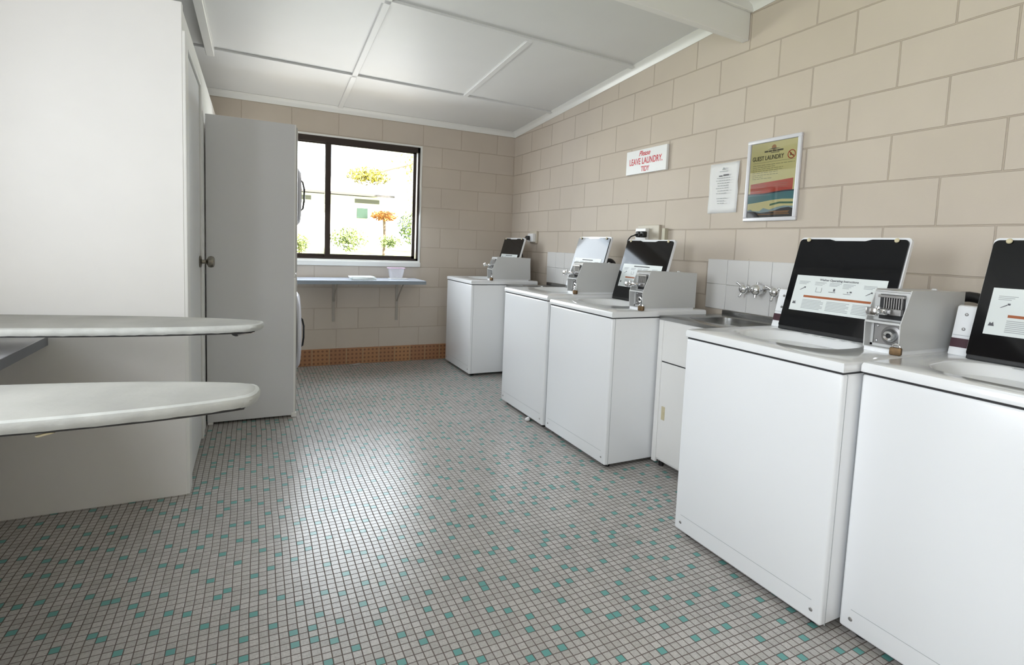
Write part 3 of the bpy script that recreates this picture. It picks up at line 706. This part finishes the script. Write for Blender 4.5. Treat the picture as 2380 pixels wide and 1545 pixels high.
patch([(0, .19), (.25, .205), (.5, .225), (.75, .235), (1, .225), (1, .345), (.8, .345), (.6, .335), (.35, .32), (0, .325)], 'teal_band', mat('poster_teal', (.07, .24, .26), .4), 2)
patch([(0, .305), (.35, .305), (.6, .32), (.8, .33), (1, .33), (1, .345), (.8, .347), (.6, .337), (.35, .322), (0, .325)], 'navy_edge', mat('poster_navy', (.02, .03, .06), .4), 3)
patch([(0, .0), (1, 0), (1, .135), (.8, .145), (.65, .13), (.5, .10), (.36, .125), (.28, .085), (.12, .09), (.08, .11), (0, .10)], 'pale_hills', mat('poster_pale_blue', (.33, .46, .48), .4))
patch([(0, .0), (1, 0), (1, .105), (.9, .125), (.75, .115), (.55, .075), (.3, .06), (.1, .085), (0, .09)], 'dark_hills', mat('poster_dark', (.055, .055, .055), .4), 2)
patch([(.5, .15), (.7, .175), (1, .165), (1, .19), (.7, .20), (.5, .175)], 'green_line', mat('poster_green', (.10, .22, .13), .4), 2)
mo = mat('poster_orange', (.50, .22, .05), .4); mi = mat('poster_ink', (.14, .125, .06), .5)
s = MB()
for zz, a, c in ((.07, .50, .92), (.055, .60, .90), (.035, .25, .92)): s.box(-.0092, -.0079, Yp(c), Yp(a), Z(zz), Z(zz)+.003)
s.build('footer_lines', mo, art)
s = MB(); s.lathe([(.0, .0), (.014, 0)], (-.0086, Yp(.5), Z(.925)), (-1, 0, 0), 20); s.build('sun_mark', mo, art)
s = MB(); s.prism([(Yp(.36), Z(.905)), (Yp(.5), Z(.918)), (Yp(.64), Z(.905)), (Yp(.5), Z(.898))], -.0090, -.0079, 'x')
for i, (a, c) in enumerate(((.30, .38), (.39, .46), (.47, .56), (.57, .70))): s.box(-.0088, -.0079, Yp(c), Yp(a), Z(.868), Z(.868)+.009)
s.box(-.0088, -.0079, Yp(.62), Yp(.44), Z(.852), Z(.852)+.003)
s.add(text_bm('GUEST LAUNDRY', .0285, on_right(-.0090, Yp(.38), Z(.768), .86, 1.15), 'CENTER', bold=.0005, depth=.0004))
s.box(-.0085, -.0079, Yp(.95), Yp(.06), Z(.738), Z(.738)+.0012)
s.build('heading', mi, art)
s = MB(); r = random.Random(5)
for i, zz in enumerate((.70, .675, .65, .625, .60, .57, .545, .52)):
    u = .06; e = (.95, .55, .72, .72, .62, .62, .30, .5)[i]
    while u < e: w = r.uniform(.04, .10); s.box(-.0084, -.0079, Yp(min(u+w, e)), Yp(u), Z(zz), Z(zz)+.0028); u += w+.015
s.build('body_text', mat('poster_ink_pale', (.36, .33, .15), .5), art)
s = MB()
for i, zz in enumerate((.45, .425, .40, .375, .35)): s.box(-.0088, -.0082, Yp((.33, .40, .38, .45, .30)[i]), Yp(.08), Z(zz), Z(zz)+.0022); 
for i, zz in enumerate((.44, .415, .39)): s.box(-.0088, -.0082, Yp(.85), Yp(.55), Z(zz), Z(zz)+.0022)
s.build('panel_text', mat('poster_pink', (.52, .16, .11), .5), art)
mr_ = mat('poster_red_ring', (.50, .07, .03), .4)
s = MB(); s.tube([(-.0085, Yp(.88)+.021*math.cos(a), Z(.80)+.021*math.sin(a)) for a in [2*math.pi*i/28 for i in range(28)]], .0022, 6, True)
s.prism([(Yp(.88)+.016, Z(.80)+.013), (Yp(.88)+.013, Z(.80)+.016), (Yp(.88)-.016, Z(.80)-.013), (Yp(.88)-.013, Z(.80)-.016)], -.0095, -.0079, 'x')
s.build('no_smoking_ring', mr_, art, smooth=True)
s = MB(); s.box(-.0088, -.0079, Yp(.88)-.013, Yp(.88)+.011, Z(.80)-.006, Z(.80)-.002); s.box(-.0088, -.0079, Yp(.88)+.002, Yp(.88)+.010, Z(.80)-.001, Z(.80)+.009); s.build('cigarette_mark', mi, art)
MB().box(-.0105, -.0095, -iw/2, iw/2, fw, H-fw).build('glazing', M_GLASS, T)

# ---------------------------------------------------------------- folding shelf under the window
T = thing('wall_shelf', 'blue-grey shelf on two brackets under the window', 'shelf', (-1.06, YB, .8))
MB().box(-1.19, 0, -.40, -.001, .001, .0335, .001, 1).build('shelf_board', M_SHELF, T)
MB().box(-1.19, .0005, -.4015, -.3995, .0, .031).build('front_edge', M_SHELFE, T); MB().box(-.0005, .0015, -.40, -.001, .0, .031).build('end_edge', M_SHELFE, T)
for bx in (-.775, -.175):
    s = MB(); s.box(bx-.013, bx+.013, -.006, -.0008, -.385, 0, .001); s.box(bx-.012, bx+.012, -.34, -.002, -.006, 0, .001)
    br = s.build('bracket', M_BRACKET, T)
    s = MB(); s.tube([(bx, -.010, -.19), (bx, -.12, -.10), (bx, -.25, -.008)], .0065, 8); s.build('brace', M_BRACKET, br, smooth=True)
# folded papers
s = MB(); r = random.Random(9)
for i in range(7):
    M = Matrix.Translation((-1.625+r.uniform(-.012, .012), 4.93+r.uniform(-.012, .012), .8342+i*.0042)) @ Matrix.Rotation(.05+r.uniform(-.12, .12), 4, 'Z')
    s.box(-.105, .105, -.075, .075, 0, .0040, .0008, 1, M)
tag(s.build('paper_stack', mat('bright_paper', (.84, .88, .86), .6)), 'loose stack of white papers lying mid-shelf under the window', 'papers')
s = MB(); s.box(-.085, .085, -.05, .05, 0, .008, .001, 1, Matrix.Translation((-1.265, 5.03, .8342)) @ Matrix.Rotation(.04, 4, 'Z')); tag(s.build('paper_pad', M_PAPER), 'flat white paper pad under the clear plastic tub', 'paper pad')
T = thing('plastic_tub', 'clear plastic tub with a pink rim on the window shelf', 'tub', (-1.285, 5.045, .8425))
def lr(w0, h0, z, r=.02): return [(x, y, z) for x, y in rrect(w0, h0, r, 4)]
bm = bmesh.new(); R = [[bm.verts.new(p) for p in lr(*a)] for a in ((.105, .075, .002, .02), (.12, .085, .012, .025), (.150, .105, .092, .03), (.156, .111, .094, .03), (.150, .105, .096, .03), (.116, .081, .014, .025), (.101, .071, .004, .02))]
for A, B in zip(R, R[1:]):
    for i in range(len(A)): bm.faces.new((A[i], A[(i+1) % len(A)], B[(i+1) % len(A)], B[i]))
bm.faces.new(R[0]); bm.faces.new(R[-1]); bmesh.ops.recalc_face_normals(bm, faces=bm.faces)
mt = mat('clear_plastic', (.80, .79, .82), .2); mt.node_tree.nodes['Principled BSDF'].inputs['Alpha'].default_value = .30
s = MB(); s.add(bm); s.build('tub', mt, T, smooth=True)
s = MB(); s.tube([(x, y, .096) for x, y in rrect(.158, .113, .03, 5)], .0042, 8, True); s.build('rim', mat('pink_plastic', (.72, .52, .64), .3), T, smooth=True)
# scraps
s = MB(); s.box(-.05, .05, -.022, .022, .001, .004, .001, 1, Matrix.Translation((-1.625, 5.13, 0)) @ Matrix.Rotation(.5, 4, 'Z') @ Matrix.Rotation(.12, 4, 'X') @ Matrix.Translation((0, 0, .004)))
tag(s.build('paper_scrap', mat('grey_scrap', (.42, .40, .37), .7)), 'crumpled grey scrap on the floor against the terracotta skirting', 'scrap')
s = MB(); s.ball((-.822, 3.13, .013), .015, (1.2, 1, .8), 10); s.ball((-.805, 3.15, .011), .012, (1, 1.3, .9), 10)
for v in s.bm.verts: v.co += Vector((math.sin(v.co.y*900)*.0012, math.sin(v.co.x*800)*.0012, math.sin(v.co.x*700+v.co.y*500)*.001))
tag(s.build('crumpled_tissue', M_PAPER), 'small crumpled white tissue at the foot of the second washer from the corner', 'tissue')

# ---------------------------------------------------------------- panel and stacked dryers
T = thing('dryer_enclosure_panel', 'tall grey-white laminate end panel screening the stacked dryers', 'panel', (-2.775, 3.722, 0))
s = MB(); s.box(.004, .502, 0, .024, .014, 1.905, .002, 1); pn = s.build('panel_board', M_PANEL, T)
s = MB(); s.box(.500, .512, .0, .024, .014, .93, .001); s.box(.500, .509, .0, .024, .935, 1.905, .001); s.build('edge_strip', M_WHITE, T)
s = MB(); s.box(.488, .520, -.004, .028, 0, .030, .003); s.box(.006, .036, -.002, .026, 0, .0145, .002); s.build('foot', M_WHITE, T)
def dryer(z0, h, label, dz, R, kind):
    T = thing('tumble_dryer', label, 'tumble dryer', (-2.745, 3.762, z0), group='tumble dryers stacked behind the end panel')
    MB().box(0, .492, 0, .63, .004 if z0 else .02, h-.002, .010, 3).build('cabinet', M_DRYER, T, smooth=True)
    if not z0:
        for a in (.06, .42):
            for c in (.06, .57): MB().cyl((a, c, 0), (a, c, .022), .018, n=12).build('foot', M_BLACKM, T)
    cy = .315
    s = MB(); s.lathe([(0, .020), (R*.70, .022), (R*.80, .034), (R*.93, .034), (R, .020), (R, 0), (0, 0)], (.493, cy, dz), (1, 0, 0), 48); d = s.build('door', mat('dryer_door', (.70, .70, .76), .25), T, smooth=True)
    MB().lathe([(R+.001, .004), (R+.012, .004), (R+.014, -.001), (R+.001, -.001)], (.494, cy, dz), (1, 0, 0), 48).build('door_seal', M_BLACKM, d, smooth=True)
    s = MB(); s.tube([(.520, cy-R*.55, dz-.105), (.540, cy-R*.58, dz-.085), (.547, cy-R*.6, dz-.03), (.547, cy-R*.6, dz+.05), (.538, cy-R*.58, dz+.095), (.518, cy-R*.55, dz+.115)], .0065, 10); s.build('door_handle', M_BLACK, d, smooth=True)
    s = MB(); s.box(.488, .4945, .03, .60, h-.085, h-.03, .002); s.build('control_strip', M_ENAMEL, T)
dryer(0, .955, 'lower tumble dryer behind the end panel, dark handle edge-on', .53, .275, 0)
dryer(.955, .945, 'upper tumble dryer behind the end panel, black handle against the window', .52, .20, 1)

# ---------------------------------------------------------------- bench and ironing boards
T = thing('wall_bench', 'white laminate bench with grey front edge under the ironing boards', 'bench', (XL, 0, 0))
BD = XL*-1-3.264
MB().box(.001, BD, .45, 2.734, .715, .7505, .0015, 1).build('bench_top', M_BENCH, T)
MB().box(BD-.0005, BD+.0015, .45, 2.734, .714, .749).build('front_edge', M_BENCHE, T)
for yy in (.47, 1.2): MB().box(.001, BD-.12, yy, yy+.03, 0, .715, .002, 1).build('support_panel', M_WHITE, T)
MB().box(.001, .03, .5, 2.73, .66, .715, .002, 1).build('wall_batten', M_WHITE, T)

def ironing_board(nose, ang, L, zt, label, thick, seed, gap, hang=False):
    """nose: (x,y); ang: heading of the nose; the tail clamps to the bench"""
    T = thing('ironing_board', label, 'ironing board', (nose[0], nose[1], zt-thick), ang, group='ironing boards clamped to the bench')
    r = random.Random(seed)
    # half width along the length (0 = nose)
    def hw(t):
        k = t*L
        if k < .03: return .075*math.sqrt(max(1-(1-k/.03)**2, 0))*.92
        a = .069+(.178-.069)*(1-math.exp(-(k-.03)/.26))
        if L-k < .06: a *= math.sqrt(max(1-((.06-(L-k))/.06)**2, 0))*.25+.75
        return a
    ts = [0]+[.003*i/L*1.0 for i in (1, 3, 6, 10)]+[.03/L+(1-.03/L)*(i/60) for i in range(61)]
    up = [(-t*L, hw(t)) for t in ts]; lo = [(-t*L, -hw(t)) for t in reversed(ts)]
    outl = up+lo[:-1] if hw(0) == 0 else up+lo
    n = len(outl); bm = bmesh.new()
    cxm = -L*.5
    def ring(ins, z, wob=0):
        R = []
        for i, (x, y) in enumerate(outl):
            k = 1-ins/max(abs(y), .05) if y else 1
            xx = x-ins if x > -.05 else (x+ins if x < -L+.02 else x)
            w = wob*math.sin(i*2.3+seed)*math.sin(i*.9)
            R.append(bm.verts.new((xx, y*max(k, .1)+w*(1 if y > 0 else -1), z+w*.6)))
        return R
    R = [ring(.020, -.001), ring(.004, .001, .0028), ring(0, thick*.30, .0016), ring(-.001, thick*.62, .0010), ring(.002, thick*.86, .0006), ring(.010, thick*.99), ring(.03, thick)]
    for A, B in zip(R[:-2], R[1:-1]):
        for i in range(n): bm.faces.new((A[i], A[(i+1) % n], B[(i+1) % n], B[i]))
    bm.faces.new(R[0]); hem = bm.copy()
    bmesh.ops.delete(hem, geom=[v for v in hem.verts if not v.link_faces], context='VERTS')
    bmesh.ops.recalc_face_normals(hem, faces=hem.faces)
    bm.clear(); R = [ring(.0025, thick*.84), ring(.010, thick*.985), ring(.03, thick)]
    for A, B in zip(R, R[1:]):
        for i in range(n): bm.faces.new((A[i], A[(i+1) % n], B[(i+1) % n], B[i]))
    bm.faces.new(R[-1]); bmesh.ops.recalc_face_normals(bm, faces=bm.faces)
    s = MB(); s.add(bm); cov = s.build('padded_cover', M_CLOTH, T, smooth=True)
    s = MB(); s.add(hem); s.build('cover_hem', M_CLOTHE, T, smooth=True, label='paler gathered hem of the cover')
    s = MB(); pts = [(x*.985-.012, y*.90) for x, y in outl[2:-2]]
    s.prism(pts, -.006, -.001, 'z'); s.build('metal_deck', M_UNDER, T)
    s = MB(); s.box(-L+.03, -.55*L, -.016, .016, -.012, -.006, .002, 1)
    s.box(-L+.04, -L+.10, -.12, .12, -gap, -.006, .002, 1); s.box(-.70*L, -.70*L+.03, -.10, .10, -gap if False else -.012, -.006, .002, 1)
    s.build('clamp_bracket', M_UNDER, T)
    if hang:
        s = MB(); s.prism([(-.105, -.002), (-.02, -.003), (-.06, -.012), (-.085, -.022), (-.10, -.016)], -.045, .02, 'y', .002); s.build('loose_flap', M_UNDER, T)
        s = MB(); s.prism([(-.075, -.018), (-.02, -.006), (-.022, -.0035), (-.08, -.013)], -.05, -.044, 'y', .001); s.build('nose_catch', M_CHROME, T)
    else:
        s = MB(); s.prism([(-.405, -.012), (-.385, -.007), (-.37, -.007), (-.375, -.009), (-.40, -.015)], -.135, -.125, 'y', .001); s.build('catch', M_CREAM, T)
    return T
# headings fitted to the outlines in the photograph
ironing_board((-2.478, 2.262), math.atan2(-.225, 1), 1.27, .856, 'upper ironing board with grey-white padded cover, raised above the white bench', .027, 3, .077, True)
ironing_board((-2.497, 1.458), math.atan2(-.10, 1), 1.28, .806, 'lower ironing board with stained white cover, in front of the other board', .029, 8, .0245, False)

# ---------------------------------------------------------------- outside the back window
M_GRASS = mat('lawn', (.26, .31, .13), .9, noise=.3, nscale=14)
M_PAVE = mat('sunlit_paving', (.25, .23, .20), .85, noise=.06, nscale=6)
M_HOUSE = mat('white_render', (.80, .78, .74), .8)
b = MB(); b.prism([(YB+.22, .1), (6.6, .42), (9.5, .74), (9.5, -.3), (YB+.22, -.3)], -14, 12, 'x'); g = b.build('ground', M_PAVE); struct(g)
b = MB(); b.prism([(9.5, .742), (12.5, .98), (40, 1.4), (40, -.3), (9.5, -.3)], -30, 30, 'x'); g = b.build('ground', M_GRASS); struct(g)
T = thing('house', 'low white house with a dark roof edge seen through the window', 'house', (-6, 12.5, .9))
MB().box(-8, 6.16, 0, 6, -.3, 1.28).build('wall', M_HOUSE, T)
s = MB(); s.prism([(-.14, 1.33), (3, 2.0), (6.4, 1.33)], -8.4, 6.42, 'x'); s.build('roof', mat('pale_metal_roof', (.75, .74, .72), .6), T)
s = MB(); s.box(-8.4, 6.42, -.17, -.14, 1.285, 1.335); s.build('roof_edge', mat('dark_gutter', (.05, .045, .045), .6), T)
for a, c in ((3.55, 4.05), (4.30, 4.62), (5.55, 6.1)): MB().box(a, c, -.02, .01, 1.13, 1.22).build('vent', mat('grey_vent', (.10, .095, .085), .6), T)
s = MB(); s.box(5.60, 5.84, -.035, .01, .79, 1.02, .004); s.build('window_shutter', mat('dark_green_paint', (.012, .035, .022), .5), T)
def leaf_mass(bm, c, rad, n, size, rng, sq=(1, 1, 1)):
    n = int(n*2.6); size *= .58
    for _ in range(n):
        d = Vector((rng.gauss(0, 1), rng.gauss(0, 1), rng.gauss(0, 1))).normalized()*(rng.random()**.45)
        p = Vector(c)+Vector((d.x*rad*sq[0], d.y*rad*sq[1], d.z*rad*sq[2]))
        a = Vector((rng.uniform(-1, 1), rng.uniform(-1, 1), rng.uniform(-1, 1))).normalized(); q = a.orthogonal().normalized()
        L = size*rng.uniform(.6, 1.3); w = L*.32
        vs = [bm.verts.new(p-a*L/2), bm.verts.new(p+q*w/2), bm.verts.new(p+a*L/2), bm.verts.new(p-q*w/2)]
        bm.faces.new(vs)
def shrub(name, pos, rad, h, col, n, size, label, cat, seed, sq=(1, 1, 1), trunk=True):
    T = thing(name, label, cat, pos); rng = random.Random(seed)
    if trunk: MB().tube([(0, 0, -.1), (.02, .01, h*.4), (0, 0, h)], .03, 8).build('stem', mat('bark', (.16, .11, .08), .9), T)
    bm = bmesh.new(); leaf_mass(bm, (0, 0, h), rad, n, size, rng, sq)
    s = MB(); s.add(bm); s.build('foliage', mat('leaf_'+name+str(seed), col, .6, noise=.35, nscale=7), T)
G1 = (.10, .14, .03); G2 = (.08, .13, .02); YG = (.20, .17, .015)
shrub('garden_shrub', (-.80, 11.0, .85), .34, .36, G1, 330, .15, 'low green shrub by the house wall, just right of the window mullion', 'shrub', 1, (1.15, .6, .72), False)
shrub('garden_shrub', (.02, 11.0, .86), .20, .32, G1, 150, .13, 'sparse low green plant right of the shrub at the house wall', 'shrub', 2, (1.5, .6, .7), False)
shrub('garden_shrub', (-1.72, 11.0, .85), .20, .24, G1, 200, .13, 'small green plant in the left window pane', 'shrub', 3, (1, .6, .9))
shrub('leafy_hedge', (.44, 10.4, .82), .42, .66, G2, 560, .15, 'green leafy hedge at the right end of the window view', 'hedge', 4, (1, .6, .9), False)
shrub('flowering_shrub', (-.02, 11.4, .9), .20, .82, (.50, .22, .05), 300, .14, 'orange-leaved shrub on a short trunk beside the green shutter', 'shrub', 5, (1.5, .6, .55))
b = MB(); b.box(-30, XL-.22, -20, YB+.21, -.35, -.3); b.box(-30, 12, -20, YF-.22, -.35, -.3); g = b.build('ground', M_GRASS); struct(g)
# tree branch hanging into view
T = thing('tree', 'yellow-green tree whose foliage hangs above the roof of the house', 'tree', (2.3, 10.5, .8)); rng = random.Random(11)
MB().tube([(0, 0, -.1), (.05, .1, 1.2), (-.2, .1, 2.4), (-.7, .2, 3.1)], .10, 10).build('trunk', mat('bark', (.16, .11, .08), .9), T)
MB().tube([(-.2, .1, 2.3), (-1.0, .1, 2.35), (-1.8, .0, 2.0), (-2.7, 0, 1.7)], .025, 8).build('branch', mat('bark', (.16, .11, .08), .9), T)
bm = bmesh.new(); leaf_mass(bm, (-2.82, 0, 1.62), .34, 330, .15, rng, (1.25, .6, .5)); leaf_mass(bm, (-1.75, .1, 1.95), .42, 140, .16, rng, (1, .6, .8)); leaf_mass(bm, (-.3, .3, 3.2), .9, 300, .2, rng)
s = MB(); bm2 = bmesh.new(); leaf_mass(bm2, (-1.75, .1, 1.45), .42, 110, .17, rng, (.8, .6, 1.1)); leaf_mass(bm2, (-2.0, .2, 2.1), .45, 60, .17, rng, (1, .6, .8)); s.add(bm2); s.build('frond', mat('leaf_pale', (.42, .44, .10), .6, noise=.3, nscale=7), T)
s = MB(); s.add(bm); s.build('foliage', mat('leaf_tree', YG, .6, noise=.35, nscale=7), T)

# ---------------------------------------------------------------- light
w = bpy.data.worlds.new('World'); S.world = w; w.use_nodes = True; nt = w.node_tree
bg = nt.nodes['Background']; bg.inputs[0].default_value = (.80, .91, 1.0, 1); bg.inputs[1].default_value = 4.0
sun = bpy.data.lights.new('sun', 'SUN'); sun.energy = 60; sun.angle = math.radians(1); sun.color = (1, .95, .86)
so = bpy.data.objects.new('sun', sun); COL.objects.link(so); so.rotation_euler = Vector((-.5, .62, -.85)).to_track_quat('-Z', 'Y').to_euler()
def area(nm, loc, d, sx, sy, e, col):
    l = bpy.data.lights.new(nm, 'AREA'); l.shape = 'RECTANGLE'; l.size = sx; l.size_y = sy; l.energy = e; l.color = col
    o = bpy.data.objects.new(nm, l); COL.objects.link(o); o.location = loc; o.rotation_euler = Vector(d).to_track_quat('-Z', 'Z').to_euler(); return o
area('daylight_side_window', (XL+.025, 1.3, 1.55), (1, 0, 0), 1.15, 1.05, 29, (.92, .96, 1))
area('daylight_side_window', (XL+.025, -1.0, 1.55), (1, 0, 0), 1.15, 1.05, 45, (.92, .96, 1))
area('skylight_back_window', ((WX0+WX1)/2, YB-.035, 1.56), (0, -1, -.6), 1.4, 1.05, 31, (.80, .90, 1))
area('groundlight_back_window', ((WX0+WX1)/2, YB-.04, 1.56), (0, -1, .40), 1.4, 1.05, 9, (1, .92, .78))

# ---------------------------------------------------------------- camera
f, cyo = 1233.1324, -98.097
right = Vector((.89899249, -.43613794, .03995257)); up = Vector((2.18561489e-04, 9.16701569e-02, 9.95789403e-01)); fwd = Vector((.43796399, .89519846, -.08250611))
cam = bpy.data.cameras.new('camera'); co = bpy.data.objects.new('camera', cam); COL.objects.link(co)
R = Matrix((right, up, -fwd)).transposed().to_4x4(); co.matrix_world = Matrix.Translation((-2.5113, 0, 1.1896)) @ R
cam.sensor_fit = 'HORIZONTAL'; cam.sensor_width = 36; cam.lens = f/2380*36; cam.shift_y = cyo/2380; cam.clip_start = .02; cam.clip_end = 200
S.camera = co
S.view_settings.view_transform = 'Standard'; S.view_settings.look = 'None'; S.view_settings.gamma = 1; S.view_settings.use_curve_mapping = False
S.view_settings.exposure = .10
S.cycles.use_denoising = True
S.cycles.use_adaptive_sampling = True; S.cycles.adaptive_threshold = .04
S.cycles.max_bounces = 7; S.cycles.diffuse_bounces = 4; S.cycles.glossy_bounces = 4; S.cycles.transparent_max_bounces = 12
S.cycles.sample_clamp_indirect = 8; S.cycles.caustics_reflective = False; S.cycles.caustics_refractive = False
